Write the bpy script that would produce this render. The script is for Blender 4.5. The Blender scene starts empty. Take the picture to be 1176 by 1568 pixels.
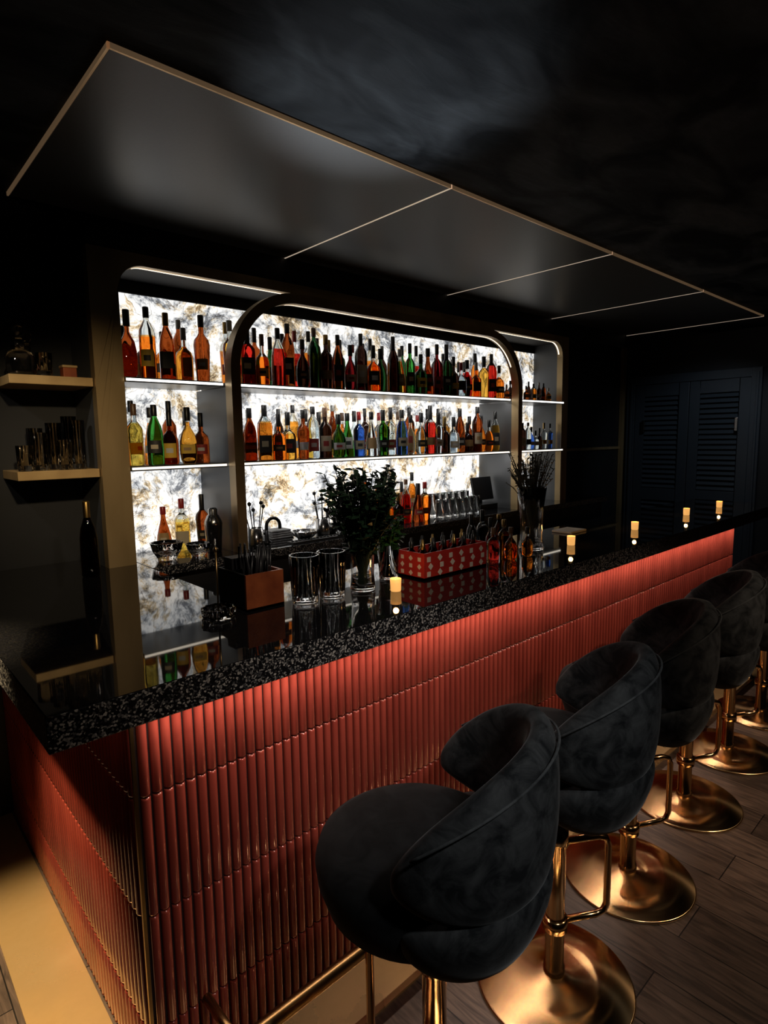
import bpy, bmesh, math, random
from mathutils import Vector, Matrix
random.seed(7)
S=bpy.context.scene
try:
    S.view_settings.view_transform='Standard'
    S.view_settings.look='None'
except Exception as e: print(e)
pi=math.pi

# ---------------------------------------------------------------- materials
def new_mat(name):
    m=bpy.data.materials.new(name); m.use_nodes=True
    nt=m.node_tree; b=nt.nodes['Principled BSDF']
    return m,nt,b
def pm(name,col,rough=.5,metal=0,**k):
    m,nt,b=new_mat(name)
    b.inputs['Base Color'].default_value=(*col,1)
    b.inputs['Roughness'].default_value=rough
    b.inputs['Metallic'].default_value=metal
    for kk,v in k.items():
        b.inputs[kk.replace('_',' ')].default_value=v
    return m
def N(nt,t,**k):
    n=nt.nodes.new(t)
    for a,v in k.items():
        if a in n.inputs: n.inputs[a].default_value=v
        else: setattr(n,a,v)
    return n
def L(nt,a,b): nt.links.new(a,b)
def ramp(nt,fac,stops):
    r=nt.nodes.new('ShaderNodeValToRGB'); L(nt,fac,r.inputs[0])
    e=r.color_ramp.elements
    while len(e)<len(stops): e.new(.5)
    for i,(p,c) in enumerate(stops):
        e[i].position=p; e[i].color=(*c,1) if len(c)==3 else c
    return r
def coords(nt,scale=(1,1,1),kind='Object'):
    t=nt.nodes.new('ShaderNodeTexCoord'); mp=nt.nodes.new('ShaderNodeMapping')
    mp.inputs['Scale'].default_value=scale
    L(nt,t.outputs[kind],mp.inputs[0]); return mp.outputs[0]
def noise_mat(name,c1,c2,scale,rough,metal=0,bump=0,sc=(1,1,1),r2=None,**k):
    m=pm(name,c1,rough,metal,**k); nt=m.node_tree; b=nt.nodes['Principled BSDF']
    co=coords(nt,sc); n=N(nt,'ShaderNodeTexNoise',Scale=scale,Detail=6.0); L(nt,co,n.inputs['Vector'])
    r=ramp(nt,n.outputs['Fac'],[(.3,c1),(.7,c2)]); L(nt,r.outputs[0],b.inputs['Base Color'])
    if r2 is not None:
        q=N(nt,'ShaderNodeMapRange'); q.inputs[1].default_value=.35;q.inputs[2].default_value=.65
        q.inputs[3].default_value=rough;q.inputs[4].default_value=r2
        L(nt,n.outputs['Fac'],q.inputs[0]); L(nt,q.outputs[0],b.inputs['Roughness'])
    if bump:
        bp=N(nt,'ShaderNodeBump',Strength=bump,Distance=.01); L(nt,n.outputs['Fac'],bp.inputs['Height']); L(nt,bp.outputs[0],b.inputs['Normal'])
    return m
def emis(name,col,st):
    return pm(name,col,.5,0,Emission_Color=(*col,1),Emission_Strength=st)

def granite(name,rough,bump,amt,sc):
    m=pm(name,(.006,.006,.007),rough); nt=m.node_tree; b=nt.nodes['Principled BSDF']
    co=coords(nt); v=N(nt,'ShaderNodeTexVoronoi',Scale=sc); L(nt,co,v.inputs['Vector'])
    w=N(nt,'ShaderNodeSeparateColor'); L(nt,v.outputs['Color'],w.inputs[0])
    r=ramp(nt,w.outputs[0],[(0,(.003,.003,.004)),(.60,(.009,.009,.011)),(.75,(.06*amt,.06*amt,.062*amt)),(.97,(.3*amt,.28*amt,.26*amt))])
    L(nt,r.outputs[0],b.inputs['Base Color'])
    if bump:
        bp=N(nt,'ShaderNodeBump',Strength=bump,Distance=.004); L(nt,w.outputs[1],bp.inputs['Height']); L(nt,bp.outputs[0],b.inputs['Normal'])
    return m
M={}
M['top']=granite('granite_polished',.03,0,.05,300.0)
M['edge']=granite('granite_leathered_edge',.28,.8,1.5,240.0)
M['tile']=noise_mat('red_glazed_tile',(.36,.062,.040),(.22,.034,.023),9,.16,0.15,0,(1,1,.3),Coat_Weight=.8,Coat_Roughness=.06)
M['grout']=pm('dark_grout',(.012,.003,.003),.8)
M['brass']=noise_mat('brushed_brass',(.50,.32,.13),(.38,.23,.09),30,.3,1,0,(1,1,.1))
M['trim']=pm('brass_ceiling_profile',(.6,.40,.2),.28,.8,Emission_Color=(1,.62,.33,1),Emission_Strength=.07)  # faint emission stands in for light caught by the brass edge
M['trimc']=pm('brass_cross_profile_glow',(.6,.40,.2),.28,.7,Emission_Color=(1,.80,.6,1),Emission_Strength=.42)  # emission stands in for marble light reflected in the brass cross strips
M['floorbrass']=noise_mat('satin_brass_plate',(.80,.55,.26),(.52,.33,.13),4,.20,.6,.06,(1,1,1),r2=.45)
M['brassdk']=noise_mat('aged_brass_frame',(.46,.33,.17),(.27,.19,.09),5,.34,.5,.02,(1,1,.3))
m=pm('spun_brass',(.80,.52,.25),.18,1,Anisotropic=.95); nt=m.node_tree
tg=N(nt,'ShaderNodeTangent'); tg.direction_type='RADIAL'; tg.axis='Z'; L(nt,tg.outputs[0],nt.nodes['Principled BSDF'].inputs['Tangent'])
M['spun']=m
M['post']=pm('polished_brass_post',(.72,.44,.2),.15,1)
M['blackm']=pm('black_metal',(.012,.012,.013),.3,.6)
M['matte']=pm('matte_black',(.006,.006,.006),.7)
M['canopy']=noise_mat('satin_black_canopy',(.062,.062,.062),(.072,.072,.071),90,.37,0,.02)
M['canopy'].node_tree.nodes['Principled BSDF'].inputs['Specular IOR Level'].default_value=1.0
# ceiling: textured navy plaster, pale blotches in the colour imitate light smears
m,nt,b=new_mat('navy_textured_ceiling')
n=N(nt,'ShaderNodeTexNoise',Scale=2.6,Detail=3.0,Distortion=.8); L(nt,coords(nt,(.9,1.5,1)),n.inputs['Vector'])
n3=N(nt,'ShaderNodeTexNoise',Scale=12.0,Detail=8.0,Distortion=1.2,Roughness=.7); L(nt,coords(nt,(.4,1.4,1)),n3.inputs['Vector'])
r=ramp(nt,n.outputs['Fac'],[(.40,(.012,.015,.019)),(.62,(.075,.085,.095))])
r3=ramp(nt,n3.outputs['Fac'],[(.3,(.65,.65,.65)),(.7,(1,1,1))])
mx=N(nt,'ShaderNodeMix'); mx.data_type='RGBA'; mx.blend_type='MULTIPLY'; mx.inputs[0].default_value=1
L(nt,r.outputs[0],mx.inputs[6]); L(nt,r3.outputs[0],mx.inputs[7]); L(nt,mx.outputs[2],b.inputs['Base Color'])
b.inputs['Specular IOR Level'].default_value=.06; b.inputs['Roughness'].default_value=.6
bp=N(nt,'ShaderNodeBump',Strength=.3,Distance=.01); L(nt,n3.outputs['Fac'],bp.inputs['Height']); L(nt,bp.outputs[0],b.inputs['Normal'])
M['ceil']=m
M['wall']=noise_mat('dark_navy_wall',(.004,.005,.007),(.007,.008,.011),3,.6)
M['door']=pm('dark_navy_door_paint',(.028,.036,.046),.35)
M['cab']=pm('dark_cabinet',(.012,.012,.013),.5)
M['grey']=pm('grey_metal_panel',(.08,.084,.09),.4,.3)
M['shelf']=pm('black_shelf',(.02,.02,.02),.3)
M['led']=emis('led_strip',(1,.97,.9),3)
M['ledw']=emis('led_arch_line',(1,.9,.75),1.6)
M['goldshelf']=noise_mat('gold_shelf_edge',(.60,.41,.18),(.46,.30,.13),12,.4,.25)
# floor
m,nt,b=new_mat('wood_plank_floor'); co=coords(nt,(1,1,1))
mp=nt.nodes.new('ShaderNodeMapping'); mp.inputs['Rotation'].default_value=(0,0,pi/2); L(nt,co,mp.inputs[0])
br=N(nt,'ShaderNodeTexBrick',Scale=1.0); br.inputs['Brick Width'].default_value=1.2; br.inputs['Row Height'].default_value=.18
br.inputs['Mortar Size'].default_value=.002; br.inputs['Color1'].default_value=(.20,.14,.105,1); br.inputs['Color2'].default_value=(.06,.043,.033,1); br.inputs['Mortar'].default_value=(.01,.008,.006,1); br.offset=.37
L(nt,mp.outputs[0],br.inputs['Vector'])
n=N(nt,'ShaderNodeTexNoise',Scale=6.0,Detail=8.0,Distortion=1.2); co2=coords(nt,(9,1,1)); L(nt,co2,n.inputs['Vector'])
r=ramp(nt,n.outputs['Fac'],[(.3,(.35,.35,.35)),(.7,(1.3,1.25,1.2))])
mx=N(nt,'ShaderNodeMix'); mx.data_type='RGBA'; mx.blend_type='MULTIPLY'; mx.inputs[0].default_value=1
L(nt,br.outputs['Color'],mx.inputs[6]); L(nt,r.outputs[0],mx.inputs[7]); L(nt,mx.outputs[2],b.inputs['Base Color']); b.inputs['Roughness'].default_value=.40
M['floor']=m
# marble
m,nt,b=new_mat('backlit_onyx_marble'); co=coords(nt)
n0=N(nt,'ShaderNodeTexNoise',Scale=3.0,Detail=6.0); L(nt,co,n0.inputs['Vector'])
va=N(nt,'ShaderNodeVectorMath'); va.operation='MULTIPLY_ADD'; va.inputs[1].default_value=(.28,.28,.28)
L(nt,n0.outputs['Color'],va.inputs[0]); L(nt,co,va.inputs[2])
n1=N(nt,'ShaderNodeTexNoise',Scale=7.0,Detail=14.0,Roughness=.82); L(nt,va.outputs[0],n1.inputs['Vector'])
n2=N(nt,'ShaderNodeTexNoise',Scale=6.0,Detail=14.0,Roughness=.84); mp2=nt.nodes.new('ShaderNodeMapping'); mp2.inputs['Location'].default_value=(4.1,2.3,7.7); L(nt,va.outputs[0],mp2.inputs[0]); L(nt,mp2.outputs[0],n2.inputs['Vector'])
vo=N(nt,'ShaderNodeTexVoronoi',Scale=6.5); vo.feature='DISTANCE_TO_EDGE'; L(nt,va.outputs[0],vo.inputs['Vector'])
r1=ramp(nt,n1.outputs['Fac'],[(.36,(.03,.035,.04)),(.435,(.20,.21,.23)),(.485,(.62,.63,.63)),(.535,(.96,.95,.92)),(1,(1,.98,.95))])
r2=ramp(nt,n2.outputs['Fac'],[(.505,(1,1,1)),(.55,(.78,.62,.40)),(.59,(.34,.23,.12)),(.635,(.06,.045,.035)),(.8,(.03,.025,.02))])
r3=ramp(nt,vo.outputs['Distance'],[(0,(.3,.27,.25)),(.012,(1,1,1))])
def mul(a,c):
    x=N(nt,'ShaderNodeMix'); x.data_type='RGBA'; x.blend_type='MULTIPLY'; x.inputs[0].default_value=1; L(nt,a,x.inputs[6]); L(nt,c,x.inputs[7]); return x.outputs[2]
cc=mul(mul(r1.outputs[0],r2.outputs[0]),r3.outputs[0])
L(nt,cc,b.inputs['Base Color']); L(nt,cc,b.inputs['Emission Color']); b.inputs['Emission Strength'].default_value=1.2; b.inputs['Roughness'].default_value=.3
M['marble']=m
# velvet
def velvet(name,lo,hi,sh):
    m=pm(name,lo,.9,0,Sheen_Weight=sh,Sheen_Roughness=.28,Sheen_Tint=(.50,.53,.55,1)); nt=m.node_tree
    n=N(nt,'ShaderNodeTexNoise',Scale=14.0,Detail=7.0,Distortion=.8,Roughness=.65); L(nt,coords(nt),n.inputs['Vector'])
    r=ramp(nt,n.outputs['Fac'],[(.40,lo),(.66,hi)]); L(nt,r.outputs[0],nt.nodes['Principled BSDF'].inputs['Base Color'])
    nt.nodes['Principled BSDF'].inputs['Specular IOR Level'].default_value=.15
    return m
M['velvet']=velvet('charcoal_velvet',(.004,.005,.006),(.034,.037,.039),.22)
M['seat']=velvet('dark_velvet_seat',(.002,.0025,.003),(.008,.009,.010),.035)
M['pipe']=velvet('velvet_piping',(.02,.022,.024),(.05,.055,.058),.3)
def glass(name,col,ior=1.3,rough=.01):
    return pm(name,col,rough,0,Transmission_Weight=1.0,IOR=ior)
M['clear']=glass('clear_glass',(1,1,1),1.48)
M['gclear']=glass('bottle_clear_glass',(.62,.66,.66),1.38)
liqs={'amber':(.60,.17,.015),'brown':(.24,.045,.008),'dark':(.025,.010,.007),'green':(.04,.26,.04),'dgreen':(.012,.06,.018),'red':(.55,.02,.012),
 'orange':(.80,.18,.012),'yellow':(.78,.50,.07),'blue':(.04,.12,.5),'clr':(.66,.74,.78),'honey':(.70,.28,.03),'wine':(.13,.006,.008),'gold':(.72,.38,.05)}
LQ={k:glass('liquor_'+k,c) for k,c in liqs.items()}
CAP={k:pm('cap_'+k,c,.35,mt) for k,c,mt in [('black',(.008,.008,.008),0),('gold',(.4,.26,.09),1),('red',(.3,.015,.015),0),('white',(.35,.35,.33),0),('cork',(.12,.06,.03),0)]}
LAB={k:pm('label_'+k,c,.6) for k,c in [('cream',(.45,.38,.26)),('black',(.015,.015,.015)),('red',(.3,.025,.02)),('white',(.5,.5,.48)),('tan',(.32,.2,.08)),('blue',(.03,.07,.25)),('yellow',(.6,.38,.04))]}
M['leaf']=noise_mat('dark_green_leaf',(.008,.026,.013),(.018,.042,.020),20,.4)
M['leaf2']=noise_mat('fresh_mint_leaf',(.04,.12,.025),(.02,.07,.015),20,.45)
M['twig']=pm('dry_twig',(.16,.15,.11),.6)
M['wax']=emis('candle_glow',(1,.48,.13),.85)
M['flame']=emis('candle_flame',(1,.65,.25),9)
M['copper']=noise_mat('coppery_wood',(.42,.11,.035),(.22,.05,.02),14,.35,.1,.05)
M['redbox']=noise_mat('red_painted_box',(.55,.035,.025),(.40,.025,.02),20,.4)
M['white']=pm('white_print',(.75,.66,.58),.5)
M['straw']=pm('black_straw',(.015,.015,.017),.3)
M['steel']=pm('steel',(.35,.35,.35),.22,1)
M['mat']=pm('rubber_bar_mat',(.012,.012,.012),.6)
M['towel']=noise_mat('grey_bar_towel',(.22,.22,.22),(.12,.12,.13),40,.9,0,.3)

# ---------------------------------------------------------------- mesh builder
class MB:
    def __init__(s): s.v=[];s.f=[];s.mi=[];s.sm=[];s.mats=[]
    def mid(s,m):
        if m not in s.mats: s.mats.append(m)
        return s.mats.index(m)
    def add(s,vs,fs,mat,smooth=False,mats=None):
        o=len(s.v); s.v+= [tuple(p) for p in vs]
        for i,f in enumerate(fs):
            s.f.append([o+j for j in f]); s.mi.append(s.mid(mats[i] if mats else mat)); s.sm.append(smooth)
    def box(s,x0,y0,z0,x1,y1,z1,mat):
        vs=[(x0,y0,z0),(x1,y0,z0),(x1,y1,z0),(x0,y1,z0),(x0,y0,z1),(x1,y0,z1),(x1,y1,z1),(x0,y1,z1)]
        s.add(vs,[(0,3,2,1),(4,5,6,7),(0,1,5,4),(1,2,6,5),(2,3,7,6),(3,0,4,7)],mat)
    def obox(s,c,sz,mat,rot=None):
        hx,hy,hz=[a/2 for a in sz]; R=rot or Matrix.Identity(3); c=Vector(c)
        vs=[c+R@Vector((a*hx,b*hy,d*hz)) for d in(-1,1) for a,b in((-1,-1),(1,-1),(1,1),(-1,1))]
        s.add(vs,[(0,3,2,1),(4,5,6,7),(0,1,5,4),(1,2,6,5),(2,3,7,6),(3,0,4,7)],mat)
    def lathe(s,prof,c,seg,mat,mats=None,rf=None,smooth=True,closed=False):
        cx,cy,cz=c; vs=[];fs=[];fm=[]
        for r,z in prof:
            for k in range(seg):
                a=2*pi*k/seg; q=rf(a,r,z) if rf else r
                vs.append((cx+q*math.cos(a),cy+q*math.sin(a),cz+z))
        n=len(prof)
        rng=range(n if closed else n-1)
        for i in rng:
            j=(i+1)%n
            for k in range(seg):
                k2=(k+1)%seg
                fs.append((i*seg+k,i*seg+k2,j*seg+k2,j*seg+k)); fm.append(mats[i] if mats else mat)
        s.add(vs,fs,mat,smooth,fm)
    def tube(s,path,r,mat,seg=10,closed=False,radii=None):
        P=[Vector(p) for p in path]; n=len(P); vs=[];fs=[]
        t0=(P[1]-P[0]).normalized(); up=Vector((0,0,1)) if abs(t0.z)<.9 else Vector((1,0,0))
        nn=(up-t0*up.dot(t0)).normalized()
        for i in range(n):
            if closed: t=(P[(i+1)%n]-P[i-1]).normalized()
            else: t=(P[min(i+1,n-1)]-P[max(i-1,0)]).normalized()
            nn=(nn-t*nn.dot(t)).normalized(); bb=t.cross(nn); rr=radii[i] if radii else r
            for k in range(seg):
                a=2*pi*k/seg; vs.append(P[i]+nn*math.cos(a)*rr+bb*math.sin(a)*rr)
        for i in range(n if closed else n-1):
            j=(i+1)%n
            for k in range(seg): fs.append((i*seg+k,i*seg+(k+1)%seg,j*seg+(k+1)%seg,j*seg+k))
        if not closed:
            fs.append(tuple(range(seg))[::-1]); fs.append(tuple((n-1)*seg+k for k in range(seg)))
        s.add(vs,fs,mat,True)
    def build(s,name,bevel=0,origin=None,parent=None,recalc=True,weld=True):
        xs=[p[0] for p in s.v];ys=[p[1] for p in s.v];zs=[p[2] for p in s.v]
        o=origin or ((min(xs)+max(xs))/2,(min(ys)+max(ys))/2,min(zs))
        me=bpy.data.meshes.new(name)
        me.from_pydata([(p[0]-o[0],p[1]-o[1],p[2]-o[2]) for p in s.v],[],s.f)
        for m in s.mats: me.materials.append(m)
        me.polygons.foreach_set('material_index',s.mi); me.polygons.foreach_set('use_smooth',s.sm)
        if recalc:
            bm=bmesh.new(); bm.from_mesh(me)
            if weld: bmesh.ops.remove_doubles(bm,verts=bm.verts,dist=1e-5)
            bmesh.ops.recalc_face_normals(bm,faces=bm.faces); bm.to_mesh(me); bm.free()
        me.update()
        ob=bpy.data.objects.new(name,me); S.collection.objects.link(ob); ob.location=o
        if bevel:
            md=ob.modifiers.new('bevel','BEVEL'); md.width=bevel; md.segments=2; md.limit_method='ANGLE'
        if parent: ob.parent=parent
        return ob
def box(name,a,b,mat,bevel=0):
    mb=MB(); mb.box(*a,*b,mat); return mb.build(name,bevel)
def arc(cx,cz,r,a0,a1,n): return [(cx+r*math.cos(a0+(a1-a0)*i/n),cz+r*math.sin(a0+(a1-a0)*i/n)) for i in range(n+1)]

ZT=1.074; ZB=.996   # counter top / underside
CH=2.5              # canopy height
CE=2.512
# ---------------------------------------------------------------- room
box('floor',(-1.7,-2.6,-.1),(6.1,3.0,0),M['floor'])
box('ceiling',(-1.7,-2.6,CE),(6.1,3.0,2.62),M['ceil'])
box('wall_back',(-1.7,2.9,0),(6.1,3.0,CE),M['wall'])
box('wall_left',(-1.7,-2.5,0),(-1.6,2.9,CE),M['wall'])
box('wall_front',(-1.7,-2.6,0),(6.1,-2.5,CE),M['wall'])
box('wall_right',(6.0,-2.5,0),(6.1,2.9,CE),M['wall'])
# canopy
mb=MB(); xs=[.545,1.735,2.955,4.17,5.42]
for a,b_ in zip(xs[:-1],xs[1:]): mb.box(a+.005,1.512,CH,b_-.005,2.594,CE,M['canopy'])
mb.build('ceiling_canopy_panel',0)
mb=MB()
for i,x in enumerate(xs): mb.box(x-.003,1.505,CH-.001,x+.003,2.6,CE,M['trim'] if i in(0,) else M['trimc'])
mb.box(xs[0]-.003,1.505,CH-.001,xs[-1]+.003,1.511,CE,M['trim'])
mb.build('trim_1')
box('bulkhead_over_bar',(.80,2.602,2.388),(5.4,2.9,CE),M['wall'])
mb=MB()
mb.box(5.93,2.86,0,5.99,2.895,2.47,M['brassdk']); mb.box(4.46,2.88,1.46,5.93,2.898,1.485,M['brassdk'])
mb.build('trim_2')

# ---------------------------------------------------------------- bar body
def flutes(mb,p0,p1,nrm,rows,pitch,depth,mat,k=8):
    p0=Vector(p0);p1=Vector(p1);nrm=Vector(nrm); Lh=(p1-p0).length; d=(p1-p0)/Lh; n=round(Lh/pitch); pt=Lh/n
    for z0,z1 in rows:
        lv=[(z0,.5),(z0+.002,.9),(z0+.006,1),(z1-.006,1),(z1-.002,.9),(z1,.5)]
        for i in range(n):
            vs=[];fs=[]
            for z,s_ in lv:
                for j in range(k+1):
                    a=pi*j/k
                    w=(1-math.cos(a))/2
                    q=p0+d*(pt*(i+.09+.82*w))+nrm*(depth*s_*math.sin(a)**.9 if 0<j<k else 0)
                    vs.append((q.x,q.y,z))
            for l in range(len(lv)-1):
                for j in range(k):
                    A=l*(k+1)+j; fs.append((A,A+1,A+k+2,A+k+1))
            mb.add(vs,fs,mat,True)
rows=[(.006,.1885),(.1905,.4885),(.4905,.7885),(.7905,.994)]
YF=1.325; XL=.432
mb=MB()
mb.box(XL,YF+.001,0,4.386,1.84,ZB,M['grout'])
mb.box(XL,1.84,0,.915,2.895,ZB,M['grout'])
flutes(mb,(XL+.004,YF,0),(4.386,YF,0),(0,-1,0),rows,.0275,.014,M['tile'])
flutes(mb,(XL-.001,2.88,0),(XL-.001,YF+.005,0),(-1,0,0),rows,.0275,.014,M['tile'])
flutes(mb,(4.387,YF+.01,0),(4.387,1.84,0),(1,0,0),rows,.0275,.014,M['tile'])
mb.box(XL-.010,YF-.010,0,XL-.002,YF-.002,ZB,M['brass'])
mb.build('bar_counter_base',recalc=True,weld=False)
# countertop
def slab(name,poly,z0,z1):
    mb=MB(); n=len(poly); vs=[(x,y,z0) for x,y in poly]+[(x,y,z1) for x,y in poly]
    fs=[tuple(range(n))[::-1],tuple(range(n,2*n))]+[(i,(i+1)%n,n+(i+1)%n,n+i) for i in range(n)]
    mb.add(vs,fs,None,False,[M['edge'],M['top']]+[M['edge']]*n)
    return mb.build(name,.003)
slab('granite_bar_countertop',[(.248,1.25),(5.1,1.25),(5.1,1.85),(.93,1.85),(.93,2.895),(.248,2.895)],ZB,ZT)
slab('granite_back_counter',[(.932,2.47),(4.9,2.47),(4.9,2.895),(.932,2.895)],ZT-.04,ZT)
box('back_bar_cabinet',(.932,2.52,0),(4.9,2.89,ZT-.04),M['cab'],.003)
mb=MB()
mb.box(.236,1.115,0,4.58,1.305,.006,M['floorbrass']); mb.box(.236,1.305,0,.412,2.89,.006,M['floorbrass'])
mb.build('trim_3')
mb=MB()
mb.tube([(.55,1.14,.2),(.6,1.14,.2),(4.3,1.14,.2)],.019,M['brass'],14)
for x in (.56,1.5,2.45,3.4,4.28):
    mb.tube([(x,1.14,.006),(x,1.14,.2)],.012,M['brass'],12)
    mb.tube([(x,1.14,.2),(x,1.308,.2)],.012,M['brass'],12)
    mb.lathe([(0,-.03),(.018,-.024),(.029,-.01),(.031,0),(.029,.01),(.018,.024),(0,.03)],(x,1.14,.2),16,M['brass'])
    mb.lathe([(0,0),(.035,0),(.035,.006),(.012,.012)],(x,1.14,.006),16,M['brass'])
mb.build('brass_foot_rail',weld=False)

# ---------------------------------------------------------------- back bar frame
def frame(mb,inn,out,y0,y1,mat):
    n=len(inn); vs=[]
    for y in(y0,y1):
        vs+=[(x,y,z) for x,z in inn]; vs+=[(x,y,z) for x,z in out]
    fs=[]
    for i in range(n-1):
        a,b,c,d=i,i+1,n+i+1,n+i
        fs.append((a,b,c,d)); fs.append((2*n+a,2*n+d,2*n+c,2*n+b))
        fs.append((a,2*n+a,2*n+b,b)); fs.append((d,c,2*n+c,2*n+d))
    fs.append((0,n,3*n,2*n)); fs.append((n-1,3*n-1,4*n-1,2*n-1))
    mb.add(vs,fs,mat)
NA=12
x0,x1,zt,rr=.915,4.34,2.337,.11
inn=[(x0,ZT)]+arc(x0+rr,zt-rr,rr,pi,pi/2,NA)+arc(x1-rr,zt-rr,rr,pi/2,0,NA)+[(x1,ZT)]
out=[(.80,ZT)]+[(.80,ZT+(2.385-ZT)*(i+1)/7) for i in range(7)]+[(.80+.4*(i+1)/6,2.385) for i in range(NA+1-7)]
out+= [(4.03+.4*i/6,2.385) for i in range(1,NA+1-7+1)]+[(4.43,2.385-(2.385-ZT)*i/7) for i in range(7)]+[(4.43,ZT)]
mb=MB(); frame(mb,inn,out,2.60,2.65,M['brassdk'])
mb.box(.80,2.65,ZT,.914,2.895,2.387,M['grey']); mb.box(4.341,2.65,ZT,4.43,2.895,2.387,M['grey'])
mb.box(.914,2.65,zt+.001,4.341,2.895,2.387,M['matte']); mb.box(.914,2.864,2.281,4.341,2.895,zt+.001,M['matte'])
mb.build('brass_back_bar_surround',weld=False)
def ledarc(name,pts,y,w,mat,dz):
    mb=MB(); vs=[];fs=[]
    for x,z in pts: vs+=[(x,y,z),(x,y+w,z)]
    for i in range(len(pts)-1): fs.append((2*i,2*i+1,2*i+3,2*i+2))
    mb.add(vs,fs,mat); return mb.build(name,recalc=False)
e=.002
ledarc('led_strip_surround',arc(x0+rr,zt-rr,rr-e,pi*.62,pi/2,6)+arc(x1-rr,zt-rr,rr-e,pi/2,.2,8),2.63,.010,M['ledw'],0)
# middle arch
X0,X1,ZA,RA=1.404,3.60,2.264,.34; T=.048
inn=[(X0,ZT)]+arc(X0+RA,ZA-RA,RA,pi,pi/2,24)+arc(X1-RA,ZA-RA,RA,pi/2,0,24)+[(X1,ZT)]
out=[(X0-T,ZT)]+arc(X0+RA,ZA-RA,RA+T,pi,pi/2,24)+arc(X1-RA,ZA-RA,RA+T,pi/2,0,24)+[(X1+T,ZT)]
mb=MB(); frame(mb,inn,out,2.50,2.56,M['brassdk'])
mb.box(1.358,2.561,ZT,1.382,2.868,1.849,M['grey']); mb.box(3.62,2.561,ZT,3.646,2.868,1.849,M['grey'])
mb.build('brass_arch_surround',weld=False)
ledarc('led_strip_arch',arc(X0+RA,ZA-RA,RA-e,pi*.56,pi/2,6)+arc(X1-RA,ZA-RA,RA-e,pi/2,.5,14),2.535,.008,M['ledw'],0)
# marble
mb=MB()
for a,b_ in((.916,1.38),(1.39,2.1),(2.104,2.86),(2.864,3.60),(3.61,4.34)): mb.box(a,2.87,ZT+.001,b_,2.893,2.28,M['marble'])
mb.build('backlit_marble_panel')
for z in(1.875,1.50):
    for a,b_ in((.917,1.356),(1.384,3.618),(3.648,4.338)):
        mb=MB(); mb.box(a,2.585,z-.022,b_,2.868,z,M['shelf']); mb.box(a,2.582,z-.016,b_,2.585,z-.006,M['led' if z>1.6 else 'ledw'])
        mb.build('back_bar_shelf')

# ---------------------------------------------------------------- bottles
PR={
'bord':[(0,0),(.9,0),(1,.02),(1,.30),(1,.60),(.93,.68),(.6,.76),(.36,.81),(.32,.85),(.32,.93)],
'whis':[(0,0),(.92,0),(1,.02),(1,.30),(1,.56),(.95,.61),(.6,.68),(.36,.72),(.33,.75),(.33,.88)],
'squat':[(0,0),(.7,0),(.92,.07),(1,.22),(.97,.40),(.8,.53),(.45,.63),(.3,.68),(.28,.74),(.28,.88)],
'tall':[(0,0),(.9,0),(1,.02),(1,.30),(.95,.52),(.8,.64),(.5,.74),(.34,.80),(.33,.86),(.33,.95)],
'bell':[(0,0),(1,0),(1.05,.02),(1.0,.2),(.86,.38),(.66,.52),(.46,.64),(.34,.73),(.31,.80),(.31,.9)],
'stout':[(0,0),(1.1,0),(1.18,.03),(1.18,.30),(1.16,.46),(1.0,.54),(.55,.60),(.36,.64),(.34,.70),(.34,.84)],
'flare':[(0,0),(.75,0),(.8,.02),(.9,.3),(1,.55),(.9,.63),(.5,.69),(.34,.73),(.33,.78),(.33,.9)]}
def bottle(x,y,z,h,r,kind,liq,cap,lab,sq=False,fill=.55,name='liquor_bottle'):
    mb=MB(); pr=[(a*r,b*h) for a,b in PR[kind]]
    rf=None
    if sq:
        def rf(a,q,zz):
            k=min(1,q/r); n=2+4*max(0,(k-.4)/.6); c,s_=abs(math.cos(a+.3)),abs(math.sin(a+.3))
            return q*(c**n+s_**n)**(-1/n)*.93
    glassm=LQ[liq] if liq in('green','dgreen','dark','wine','brown') else M['gclear']
    mats=[LQ[liq] if pr[i][1]<fill*h else glassm for i in range(len(pr)-1)]
    top=pr[-1]; pr.append((0,top[1])); mats.append(glassm)
    mb.lathe(pr,(x,y,z),24,None,mats,rf)
    ct=PR[kind][-1][1]
    cl=.07 if cap not in('black','gold') else random.choice((.08,.14,.2))
    if kind in('stout','squat'): cl=min(cl,.12)
    mb.lathe([(0,(ct-cl)*h+.0003),(.37*r,(ct-cl)*h),(.38*r,(ct-cl+.01)*h),(.38*r,.99*h),(.34*r,h),(0,h)],(x,y,z),14,CAP[cap])
    if lab:
        z0=random.uniform(.12,.2)*h; z1=random.uniform(.32,.46)*h; vs=[];fs=[];n=12; f0=(rf or (lambda a,q,zz:q))
        if kind in('squat','flare'): z0,z1=.18*h,.34*h
        def rad(zz):
            t=zz/h; P=PR[kind]
            for (ra,za),(rb,zb) in zip(P[:-1],P[1:]):
                if za<=t<=zb and zb>za: return r*(ra+(rb-ra)*(t-za)/(zb-za))
            return r
        for i in range(n+1):
            a=-pi/2-.5+(-1.0+2.0*i/n)*.85
            for t in range(4):
                zz=z0+(z1-z0)*t/3; q=f0(a,rad(zz),zz)+.0012; vs.append((x+q*math.cos(a),y+q*math.sin(a),z+zz))
        fs=[(4*i+t,4*i+4+t,4*i+5+t,4*i+1+t) for i in range(n) for t in range(3)]
        other=random.choice(['black','tan','red','white','cream'])
        mb.add(vs,fs,None,True,[LAB[other] if t==1 and i in(3,4,5,6,7,8) else LAB[lab] for i in range(n) for t in range(3)])
    return mb.build(name,origin=(x,y,z),weld=True)
kinds=list(PR)
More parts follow.
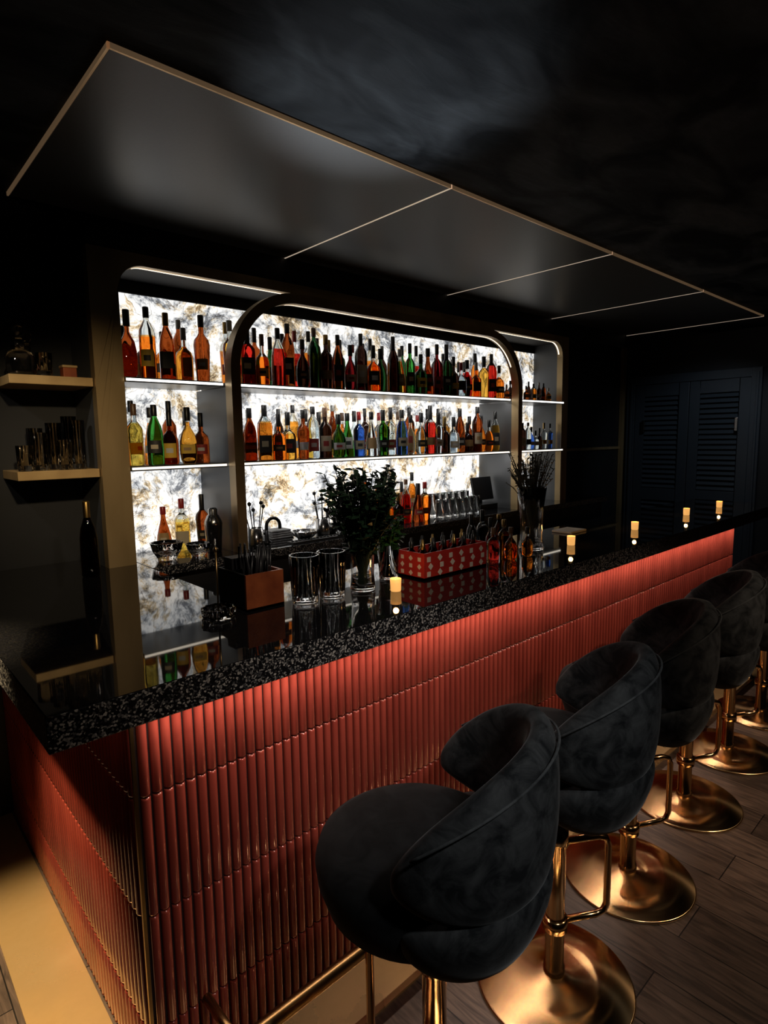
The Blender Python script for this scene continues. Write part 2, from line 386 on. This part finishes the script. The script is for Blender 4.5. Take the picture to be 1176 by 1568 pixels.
def row(x0,x1,z,step,ybase,colors,hr=(.27,.32),rr=(.032,.0385)):
    x=x0;i=0
    while x<x1:
        k=random.choice(kinds); h=random.uniform(*hr); r=random.uniform(*rr)
        if k in('squat','bell'): r*=1.06; h*=.88
        if k=='stout': r*=.95; h*=.80
        liq=colors[i%len(colors)]
        cap=random.choice(['black']*8+['gold','red','cork','white'])
        lab=random.choice([None,None,'black','cream','black','tan','red','white','yellow'])
        bottle(x,ybase+random.uniform(-.018,.018),z,h,r,k,liq,cap,lab,random.random()<.3 and k not in('bell','stout'),random.uniform(.5,.72))
        x+=step*random.uniform(.96,1.08); i+=1
row(.962,1.345,1.8755,.081,2.655,['brown','orange','brown','honey','brown','dgreen'],(.29,.33),(.034,.0385))
row(.99,1.33,1.8755,.085,2.79,['brown','dark','amber','brown'],(.29,.32),(.03,.034))
row(1.45,3.56,1.8755,.079,2.655,['gold','red','orange','red','brown','dark','dgreen','dark','brown','wine','dark','orange','dgreen','dark','gold','green','dgreen','brown','wine','dgreen','dark','clr','red','orange'],(.28,.33))
row(1.50,3.50,1.8755,.08,2.79,['amber','dark','brown','dgreen','clr','red'],(.29,.335),(.029,.034))
row(.968,1.31,1.5005,.075,2.655,['yellow','green','brown','honey','brown','orange'],(.26,.31),(.032,.037))
row(1.0,1.31,1.5005,.085,2.79,['clr','amber','brown'],(.28,.31),(.03,.034))
row(1.45,3.56,1.5005,.080,2.655,['dark','brown','amber','orange','gold','brown','clr','dark','green','green','blue','clr','green','clr','blue','clr','clr','red','clr','dark','clr','brown'],(.25,.31))
row(1.50,3.5,1.5005,.09,2.79,['brown','amber','clr','dark','honey','clr','yellow'],(.26,.31),(.029,.034))
row(3.70,4.30,1.8755,.055,2.67,['brown','dark','amber','dark'],(.13,.16),(.018,.022))
row(3.70,4.30,1.5005,.062,2.67,['clr','blue','clr','dark'],(.18,.22),(.021,.025))
row(2.45,2.82,ZT+.0005,.075,2.63,['orange','dark','red','brown'],(.24,.29))
row(2.40,2.86,ZT+.0005,.1,2.78,['brown','amber','dgreen'],(.28,.31))
row(1.12,1.32,ZT+.0005,.09,2.78,['brown','yellow'],(.24,.27))
bottle(.70,2.50,ZT+.0005,.30,.034,'tall','dark','gold',None)
bottle(3.85,2.62,ZT+.0005,.24,.03,'tall','clr','black',None)
bottle(3.95,2.64,ZT+.0005,.20,.03,'squat','clr','black',None)

# ---------------------------------------------------------------- glassware
def tumbler(x,y,z,h,r,name='rocks_glass',ribs=0,mat=None,taper=.9,t=.003):
    mb=MB(); mat=mat or M['clear']
    rf=(lambda a,q,zz:q*(1+.03*math.cos(ribs*a)) if q>.8*r*taper and zz>.02 else q) if ribs else None
    bt=.012 if not ribs else .022
    pr=[(0,0),(r*taper*.95,0),(r*taper,.004)]+[(r*(taper+(1-taper)*k/4),.004+(h-.004)*k/4) for k in range(1,5)]+[(r-t,h),(r*taper-t-.001,bt),(0,bt)]
    mb.lathe(pr,(x,y,z),96 if ribs else 24,mat,None,rf)
    return mb.build(name,origin=(x,y,z))
tumbler(1.085,1.575,ZT+.0005,.155,.048,'ribbed_mixing_glass',16,None,.9,.005)
tumbler(1.188,1.565,ZT+.0005,.155,.048,'ribbed_mixing_glass',16,None,.9,.005)
for i in range(6):
    tumbler(2.90+.073*i,2.62,ZT+.0005,.12,.032,'highball_glass')
    tumbler(2.93+.068*i,2.72,ZT+.0005,.15,.032,'highball_glass')
for x,y,h in((.60,2.70,.15),(.665,2.74,.19),(.74,2.69,.20),(.61,2.81,.17),(.74,2.80,.22),(.54,2.67,.10),(.68,2.66,.12)):
    tumbler(x,y,1.4955,h,.03,'ribbed_highball_glass',10)
mb=MB(); mb.box(.50,2.62,1.83,.797,2.895,1.865,M['goldshelf']); mb.build('gold_wall_shelf',.002)
mb=MB(); mb.box(.50,2.62,1.46,.797,2.895,1.495,M['goldshelf']); mb.build('gold_wall_shelf',.002)
def decanter(x,y,z):
    mb=MB(); mb.lathe([(0,0),(.045,0),(.052,.01),(.052,.07),(.04,.09),(.016,.105),(.015,.14),(.02,.145),(0,.146)],(x,y,z),16,M['clear'])
    mb.lathe([(0,.147),(.01,.147),(.024,.165),(.02,.185),(0,.195)],(x,y,z),8,M['clear'],smooth=False)
    mb.build('crystal_decanter',origin=(x,y,z))
decanter(.56,2.70,1.8655); decanter(.61,2.82,1.8655)
tumbler(.635,2.67,1.8655,.09,.03,'ribbed_highball_glass',10)
mb=MB(); mb.box(.70,2.66,1.8655,.75,2.71,1.905,M['copper']); mb.box(.697,2.657,1.905,.753,2.713,1.915,M['goldshelf']); mb.build('small_gold_box',.002)
def bowl(x,y,z,r,h,name,mat):
    mb=MB(); rf=lambda a,q,zz:q*(1+.04*math.cos(12*a))
    mb.lathe([(0,0),(r*.5,0),(r*.55,.006),(r*.85,h*.5),(r,h),(r-.005,h),(r*.8,h*.5),(r*.45,.014),(0,.014)],(x,y,z),48,mat,None,rf)
    return mb.build(name,origin=(x,y,z))
bowl(1.05,2.60,ZT+.0005,.07,.08,'cut_glass_bowl',M['clear'])
bowl(1.19,2.58,ZT+.0005,.055,.06,'cut_glass_bowl',M['clear'])
bowl(1.80,2.60,ZT+.0005,.07,.045,'steel_bowl',M['steel'])
bowl(2.02,2.66,ZT+.0005,.06,.05,'steel_bowl',M['steel'])
mb=MB() # faucet
mb.lathe([(0,0),(.025,0),(.025,.01),(.014,.02),(.012,.07),(0,.07)],(1.58,2.62,ZT+.0005),16,M['blackm'])
mb.tube([(1.58,2.62,ZT+.06)]+[(1.58+.04-.04*math.cos(a),2.62-.0,ZT+.09+.04*math.sin(a)) for a in [pi*i/10 for i in range(11)]]+[(1.66,2.62,ZT+.07)],.009,M['blackm'],10)
mb.tube([(1.58,2.62,ZT+.05),(1.53,2.62,ZT+.065)],.006,M['blackm'],8)
mb.build('bar_faucet',weld=False)
def shaker(x,y):
    mb=MB(); mb.lathe([(0,0),(.032,0),(.034,.004),(.042,.13),(.043,.135),(.04,.15),(.028,.175),(.022,.18),(.022,.205),(.016,.212),(0,.213)],(x,y,ZT+.0005),24,M['steel']); mb.build('cocktail_shaker',origin=(x,y,ZT+.0005))
shaker(2.24,2.62); shaker(1.29,2.62)
# utensil pot with muddlers and spoons
def utensils(x,y,z,n):
    mb=MB(); mb.lathe([(0,0),(.036,0),(.038,.003),(.038,.10),(.035,.10),(.034,.006),(0,.006)],(x,y,z),24,M['steel'])
    for i in range(n):
        a=2*pi*i/n; p0=Vector((x+.012*math.cos(a),y+.012*math.sin(a),z+.01)); p1=Vector((x+.05*math.cos(a),y+.04*math.sin(a),z+random.uniform(.17,.24)))
        mb.tube([p0,p1],.003,M['blackm'],6); mb.lathe([(0,-.012),(.009,-.006),(.010,.004),(0,.012)],tuple(p1),8,M['blackm'])
    mb.build('utensil_pot',origin=(x,y,z),weld=False)
utensils(1.92,2.60,ZT+.0005,6); utensils(1.48,2.56,ZT+.0005,5)
mb=MB() # folded towel + strainer on mat
mb.box(1.66,2.50,ZT+.0005,2.16,2.555,ZT+.009,M['mat'])
for i in range(22): mb.lathe([(0,0),(.007,0),(.006,.006),(0,.007)],(1.675+.0225*i,2.527,ZT+.009),8,M['mat'])
mb.build('rubber_bar_mat',weld=False)
mb=MB()
for i in range(4): mb.box(1.66,2.70-.0,ZT+.0005+.012*i,1.80-.006*i,2.80,ZT+.011+.012*i,M['towel'])
mb.build('folded_bar_towels',.004,weld=False)
mb=MB()
for i in range(3):
    x,y=2.10+.075*i,2.76
    for j in range(2): mb.lathe([(0,.0),(.026,0),(.033,.075),(.030,.075),(.024,.008),(0,.008)],(x,y,ZT+.0005+.048*j),20,M['clear'])
mb.build('stacked_rocks_glasses',weld=False)
mb=MB(); mb.box(3.38,2.66,ZT+.0005,3.58,2.84,ZT+.04,M['blackm']); mb.obox((3.48,2.73,ZT+.15),(.22,.02,.17),M['blackm'],Matrix.Rotation(-.2,3,'X')); mb.box(3.46,2.74,ZT+.03,3.50,2.78,ZT+.12,M['blackm']); mb.build('till_screen',.003)

# copper caddy with straws
mb=MB(); a=(.885,1.60);b_=(1.02,1.78);zc=ZT+.0005;t=.008;h=.115
mb.box(a[0],a[1],zc,b_[0],b_[1],zc+.008,M['copper'])
mb.box(a[0],a[1],zc,b_[0],a[1]+t,zc+h,M['copper']); mb.box(a[0],b_[1]-t,zc,b_[0],b_[1],zc+h,M['blackm'])
mb.box(a[0],a[1]+t,zc,a[0]+t,b_[1]-t,zc+h,M['blackm']); mb.box(b_[0]-t,a[1]+t,zc,b_[0],b_[1]-t,zc+h,M['copper'])
mb.box(a[0]+t,1.70,zc,b_[0]-t,1.705,zc+h,M['blackm'])
for i in range(26):
    x=random.uniform(.91,1.0);y=random.uniform(1.63,1.69); mb.tube([(x,y,zc+.01),(x+random.uniform(-.03,.03),y+random.uniform(-.02,.02),zc+random.uniform(.17,.21))],.0032,M['straw'],6)
mb.box(.90,1.712,zc+.01,1.005,1.765,zc+.15,M['straw'])
mb.build('straw_and_napkin_caddy',weld=False)
mb=MB(); c=(.80,1.62,zc)
mb.lathe([(0,0),(.045,0),(.048,.006),(.05,.03),(.045,.03),(.04,.01),(0,.01)],c,40,M['clear'],None,lambda a,q,zz:q*(1+.05*math.cos(10*a)))
mb.tube([(.80,1.62,zc+.012),(.802,1.622,zc+.2)],.003,M['brass'],8)
mb.lathe([(0,0),(.007,.004),(.008,.01),(0,.018)],(.802,1.622,zc+.198),10,M['brass'])
mb.build('bar_spoon_rest',weld=False)
# foliage vases
def leaf(mb,p,d,up,l,w,mat):
    d=d.normalized(); s_=d.cross(up)
    if s_.length<.01: s_=Vector((1,0,0))
    s_.normalize(); u=s_.cross(d)
    vs=[p,p+d*l*.3+s_*w*.45+u*w*.1,p+d*l*.3-s_*w*.45+u*w*.1,p+d*l*.7+s_*w*.4-u*w*.05,p+d*l*.7-s_*w*.4-u*w*.05,p+d*l-u*w*.25, p+d*l*.3,p+d*l*.7-u*w*.12]
    mb.add(vs,[(0,6,1),(0,2,6),(1,6,7,3),(6,2,4,7),(3,7,5),(7,4,5)],mat,True)
def foliage(mb,c,z0,zin,z1,spread,ns,nl,ll,lw,mat,stem):
    c=Vector(c)
    for i in range(ns):
        a=random.uniform(0,2*pi); rr_=spread*math.sqrt(random.random())
        top=c+Vector((rr_*math.cos(a),rr_*math.sin(a),z1-random.uniform(0,.45)*(z1-zin)*(0.4+rr_/spread)))
        b0=c+Vector((.02*math.cos(a+2),.02*math.sin(a+2),z0)); mid=c+Vector((.25*rr_*math.cos(a),.25*rr_*math.sin(a),zin))
        pts=[b0.lerp(mid,t_/3) for t_ in range(3)]+[ (mid.lerp(top,t_/5)+Vector((0,0,.02*math.sin(pi*t_/5)))) for t_ in range(6)]
        mb.tube(pts,.0018,stem,5)
        for j in range(nl):
            t_=.02+.98*(j+random.random())/nl; p=mid.lerp(top,t_)+Vector((0,0,.02*math.sin(pi*t_)))
            d=Vector((random.gauss(0,1),random.gauss(0,1),random.uniform(-.2,1.1)))
            leaf(mb,p,d,Vector((random.gauss(0,.4),random.gauss(0,.4),1)),ll*random.uniform(.7,1.2),lw*random.uniform(.7,1.2),mat)
def vase(mb,c,prof,mat,seg=24,rf=None):
    mb.lathe(prof,c,seg,mat,None,rf)
mb=MB(); c=(1.32,1.56,zc)
vase(mb,c,[(0,0),(.042,0),(.045,.005),(.04,.06),(.045,.14),(.056,.185),(.053,.185),(.041,.14),(.036,.06),(.038,.012),(0,.012)],M['clear'])
foliage(mb,c,.015,.12,.43,.14,85,20,.034,.020,M['leaf'],M['leaf'])
mb.build('dark_foliage_in_glass_vase',origin=c,weld=False)
mb=MB(); c=(1.50,1.62,zc)
vase(mb,c,[(0,0),(.034,0),(.036,.004),(.042,.13),(.039,.13),(.033,.01),(0,.01)],M['clear'])
foliage(mb,c,.012,.09,.25,.06,22,12,.033,.022,M['leaf2'],M['leaf2'])
mb.build('mint_in_glass',origin=c,weld=False)
mb=MB(); c=(2.36,1.56,zc)
vase(mb,c,[(0,0),(.055,0),(.058,.006),(.05,.05),(.052,.18),(.066,.29),(.063,.29),(.048,.18),(.046,.05),(.05,.014),(0,.014)],M['clear'],56,lambda a,q,zz:q*(1+.03*math.cos(14*a)))
foliage(mb,c,.02,.2,.46,.12,80,11,.018,.009,M['twig'],M['twig'])
mb.build('dried_branches_in_crystal_vase',origin=c,weld=False)
# red patterned box
mb=MB(); a=(1.56,1.49);b_=(1.93,1.63);h=.10;t=.007
mb.box(a[0],a[1],zc,b_[0],b_[1],zc+.008,M['redbox'])
mb.box(a[0],a[1],zc,b_[0],a[1]+t,zc+h,M['redbox']); mb.box(a[0],b_[1]-t,zc,b_[0],b_[1],zc+h,M['redbox'])
mb.box(a[0],a[1]+t,zc,a[0]+t,b_[1]-t,zc+h,M['redbox']); mb.box(b_[0]-t,a[1]+t,zc,b_[0],b_[1]-t,zc+h,M['redbox'])
for i in range(6):
    for j in range(3):
        x=1.585+.062*i+(.01 if j%2 else 0); z=zc+.02+.028*j
        mb.obox((x,a[1]-.0006,z),(.019,.001,.019),M['white'],Matrix.Rotation(pi/4 if (i+j)%2 else 0,3,'Y'))
for i in range(3):
    for j in range(3): mb.obox((a[0]-.0006,1.515+.045*i,zc+.02+.028*j),(.001,.015,.015),M['white'],Matrix.Rotation(pi/4 if (i+j)%2 else 0,3,'X'))
cols=['brown','dark','amber','dgreen','red','clr']
for i in range(6):
    for j in range(2):
        x=1.595+.06*i;y=1.53+.06*j
        mb.lathe([(0,.009),(.017,.009),(.018,.012),(.018,.085),(.014,.095),(.008,.10),(.008,.115),(0,.115)],(x,y,zc),14,LQ[cols[(i+j)%6]])
        mb.lathe([(.0095,.108),(.0095,.128),(.006,.131),(.005,.145),(0,.147)],(x,y,zc),10,CAP['black'] if (i+j)%3 else CAP['gold'])
mb.build('bitters_bottles_in_red_patterned_box',weld=False)
random.seed(11)
for (x,y,h,r,k,l) in [(1.99,1.50,.15,.027,'whis','clr'),(2.05,1.56,.18,.026,'squat','red'),(2.10,1.49,.14,.028,'squat','orange'),(2.03,1.65,.19,.026,'tall','clr'),(2.16,1.57,.16,.027,'whis','amber'),(2.12,1.66,.20,.027,'whis','clr'),(2.21,1.48,.13,.025,'squat','amber'),(2.23,1.65,.17,.026,'tall','brown')]:
    bottle(x,y,zc,h,r,k,l,random.choice(['gold','cork','black']),None,False,.5,'cordial_bottle')
# candles
def candle(x,y,h=.044):
    mb=MB()
    mb.lathe([(0,0),(.017,0),(.0185,.003),(.0195,h),(.0175,h),(.0165,.006),(0,.006)],(x,y,zc),20,M['wax'])
    mb.lathe([(0,.0065),(.016,.0065),(.0165,.026),(.004,.024),(0,.024)],(x,y,zc),20,M['white'])
    mb.lathe([(0,.025),(.004,.029),(.003,.036),(0,.041)],(x,y,zc),8,M['flame'])
    mb.build('votive_candle',origin=(x,y,zc),weld=False)
    l=bpy.data.lights.new('candle_light','POINT'); l.energy=.25; l.color=(1,.5,.15); l.shadow_soft_size=.01
    o=bpy.data.objects.new('candle_light',l); o.location=(x,y,zc+.07); S.collection.objects.link(o)
for x,y in((1.385,1.46),(2.58,1.48),(3.24,1.47),(4.05,1.5),(4.62,1.49)): candle(x,y)
mb=MB(); mb.box(2.86,1.64,zc,3.02,1.76,zc+.012,M['white']); mb.build('cutting_board',.003)

# ---------------------------------------------------------------- door on right wall
mb=MB(); y0,y1,zd=1.715,2.75,2.09
W=M['door']
for a_,b2 in((y0-.08,y0),(y1,y1+.08)): mb.box(5.955,a_,0,5.999,b2,zd+.08,W); mb.box(5.94,a_+.02,0,5.956,a_+.04,zd+.04,W)
mb.box(5.955,y0,zd,5.999,y1,zd+.08,W)
ym=(y0+y1)/2
for a_,b2 in((y0+.004,ym-.003),(ym+.003,y1-.004)):
    mb.box(5.965,a_,0.01,5.998,a_+.09,zd-.004,W); mb.box(5.965,b2-.09,.01,5.998,b2,zd-.004,W)
    for z0,z1 in((.01,.2),(.95,1.07),(zd-.12,zd-.004)): mb.box(5.965,a_+.09,z0,5.998,b2-.09,z1,W)
    for z0,z1 in((.2,.95),(1.07,zd-.12)):
        n=int((z1-z0)/.045)
        for i in range(n): mb.obox((5.98,(a_+b2)/2,z0+(i+.5)*(z1-z0)/n),(.006,b2-a_-.18,.04),W,Matrix.Rotation(.6,3,'Y'))
for y in(y0+.10,y1-.10): mb.box(5.935,y-.012,1.62,5.965,y+.012,1.74,M['steel'])
mb.build('door_1',.003)

# ---------------------------------------------------------------- bar stools
def band(mb,tmax,zl,zh,Rb,Rt,th,mat,zr,c=(0,0),n=56,m=28,pw=6,yc=1.0):
    vs=[];fs=[]
    for i in range(n+1):
        s_=math.sin(pi/2*(-1+2*i/n)); t=s_*tmax; e_=max(.02,(1-abs(s_)**pw)**.5) 
        a,b=zl(s_),zh(s_); mz=(a+b)/2; hh=(b-a)/2
        for k in range(m):
            p=2*pi*k/m; cs,sn=math.cos(p),math.sin(p)
            cx=math.copysign(abs(cs)**.8,cs); sz=math.copysign(abs(sn)**.85,sn)
            z=mz+hh*(.10+.90*e_)*sz
            f=(z-zr[0])/(zr[1]-zr[0]); R=Rb+(Rt-Rb)*f
            R+=th/2*e_*cx
            vs.append((c[0]+R*math.sin(t),c[1]-R*math.cos(t)*yc,z))
    for i in range(n):
        for k in range(m): fs.append((i*m+k,i*m+(k+1)%m,(i+1)*m+(k+1)%m,(i+1)*m+k))
    fs.append(tuple(range(m))); fs.append(tuple(n*m+k for k in range(m))[::-1])
    mb.add(vs,fs,mat,True)
def make_stool(fr_ang):
    mb=MB(); V=M['velvet']; H=.03
    mb.lathe([(0,0),(.224,0),(.226,.003),(.226,.007),(.222,.010),(.12,.016),(.05,.022),(.03,.030),(0,.030)],(0,0,0),72,M['spun'])
    mb.lathe([(.031,.02),(.031,.05),(.027,.055),(.027,.44),(.033,.445),(.033,.48),(.022,.485),(.022,.58),(0,.58)],(0,0,0),28,M['post'])
    d=Vector((math.cos(fr_ang),math.sin(fr_ang),0)); 
    P=[d*.02+Vector((0,0,.44)),d*.13+Vector((0,0,.44)),d*.155+Vector((0,0,.432)),d*.165+Vector((0,0,.41)),d*.165+Vector((0,0,.22)),d*.155+Vector((0,0,.198)),d*.13+Vector((0,0,.19)),d*.02+Vector((0,0,.19))]
    mb.tube(P,.010,M['post'],10)
    mb.lathe([(.028,.17),(.036,.172),(.036,.208),(.028,.21)],(0,0,0),24,M['post'])
    mb.lathe([(0,.53+H),(.06,.53+H),(.09,.54+H),(.09,.56+H),(0,.56+H)],(0,0,0),24,M['blackm'])
    # thick rounded seat, slightly forward
    mb.lathe([(0,.545+H),(.09,.545+H),(.15,.56+H),(.195,.60+H),(.212,.65+H),(.216,.685+H),(.208,.712+H),(.18,.730+H),(.13,.738+H),(0,.74+H)],(0,.04,0),56,M['seat'])
    # lower wrap
    zl=lambda s_:.54+H+.035*s_*s_; zh=lambda s_:.725+H-.01*s_*s_
    band(mb,math.radians(96),zl,zh,.158,.220,.092,V,(.54+H,.725+H),pw=5)
    # upper wrap: rounded closed back, arms lower
    ul=lambda s_:.695+H+.02*abs(s_)**3
    def uh(s_):
        c=max(0,math.cos(pi/2*min(1,abs(s_))))
        return .84+H+.17*c**.8
    band(mb,math.radians(98),ul,uh,.214,.218,.08,V,(.66+H,1.04+H),pw=5)
    def pipe(zf,off,R0,R1,zr,tm,th,lim=.90):
        pts=[]
        for i in range(49):
            s_=-lim+2*lim*i/48; t=s_*math.radians(tm); z=zf(s_)+off; f=(z-zr[0])/(zr[1]-zr[0]); R=R0+(R1-R0)*f+th
            pts.append((R*math.sin(t),-R*math.cos(t),z))
        mb.tube(pts,.0028,M['pipe'],6)
    pipe(uh,-.03,.214,.218,(.66+H,1.04+H),98,.0355,.88)
    return mb
for i,(x,y,rot,fa) in enumerate([(.86,.80,30,1.9),(1.418,.837,26,-.55),(1.984,.882,31,-.5),(2.60,.918,26,-.5),(3.18,.931,30,-.6),(3.76,.94,27,-.5)]):
    ob=make_stool(fa-math.radians(rot)).build('velvet_bar_stool',origin=(0,0,0),weld=False)
    ob.location=(x,y,.0005); ob.rotation_euler=(0,0,math.radians(rot))

# ---------------------------------------------------------------- lights
def area(name,loc,size,sy,en,col,target=None,rot=None,spread=None):
    l=bpy.data.lights.new(name,'AREA'); l.shape='RECTANGLE'; l.size=size; l.size_y=sy; l.energy=en; l.color=col
    if spread: l.spread=spread
    o=bpy.data.objects.new(name,l); o.location=loc; S.collection.objects.link(o)
    if target is not None: o.rotation_euler=(Vector(target)-Vector(loc)).to_track_quat('-Z','Y').to_euler()
    if rot: o.rotation_euler=rot
    return o
def spot(name,loc,tgt,en,col,ang,blend=.8,rad=.04):
    l=bpy.data.lights.new(name,'SPOT'); l.energy=en; l.color=col; l.spot_size=math.radians(ang); l.spot_blend=blend; l.shadow_soft_size=rad
    o=bpy.data.objects.new(name,l); o.location=loc; S.collection.objects.link(o)
    o.rotation_euler=(Vector(tgt)-Vector(loc)).to_track_quat('-Z','Y').to_euler(); return o
area('led_under_front',(2.42,1.264,ZB-.004),3.95,.012,8,(1,.80,.68),rot=(math.radians(4),0,0))
area('led_under_side',(.34,2.05,ZB-.010),.02,1.5,.12,(1,.6,.45),rot=(0,0,0))
for z in(1.85,1.475):
    area('shelf_led',(2.5,2.60,z),2.2,.012,3,(1,.96,.92),rot=(math.radians(25),0,0))
spot('downlight_stools',(2.9,-.9,2.45),(2.5,.65,0),105,(1,.76,.56),56)
spot('downlight_left_floor',(-.35,1.9,2.45),(.26,1.85,0),480,(1,.76,.44),30)
spot('fill_stool_near',(.7,-.6,2.45),(1.1,.78,.75),75,(1,.98,.95),40,1,.08)  # added spot without a fixture, brings out velvet rims of the nearest stool
spot('fill_bar_top',(.8,.25,2.45),(1.1,1.5,1.05),36,(1,.84,.68),66,1,.05)  # added fill so the caddy, red box and slab edge read from the front
spot('fill_frame_left',(.15,.2,2.45),(.78,2.6,1.5),105,(1,.76,.45),27,1)  # invented warm light to lift the brass frame and left shelves
spot('fill_left_shelf',(-.1,2.2,2.3),(.66,2.75,1.6),14,(1,.86,.7),34,1,.03)  # extra light put in to give the shelf glassware highlights
spot('fill_door',(4.9,1.4,2.45),(6.0,2.2,1.3),16,(.78,.9,1),70)  # added faint cool light, lifts the door out of the dark wall
spot('ceiling_bounce_fill',(1.7,2.2,1.12),(1.22,1.30,2.5),75,(.86,.93,1),30,1,.05)  # made-up source, stands in for light bounced up off the polished counter
w=bpy.data.worlds.new('World'); S.world=w; w.use_nodes=True; w.node_tree.nodes['Background'].inputs[0].default_value=(.02,.025,.035,1); w.node_tree.nodes['Background'].inputs[1].default_value=.3

# ---------------------------------------------------------------- camera
cam=bpy.data.cameras.new('camera'); co=bpy.data.objects.new('camera',cam); S.collection.objects.link(co); S.camera=co
ex=Vector((998,128,-907.6)).normalized(); ey=Vector((-838,99,-907.6)); ey=(ey-ex*ey.dot(ex)).normalized(); ez=ex.cross(ey)
R=Matrix((ex,ey,ez))
co.matrix_world=Matrix.Translation((0,0,1.6))@R.to_4x4()
cam.sensor_fit='VERTICAL'; cam.sensor_height=36; cam.lens=907.6/1568*36; cam.clip_start=.02
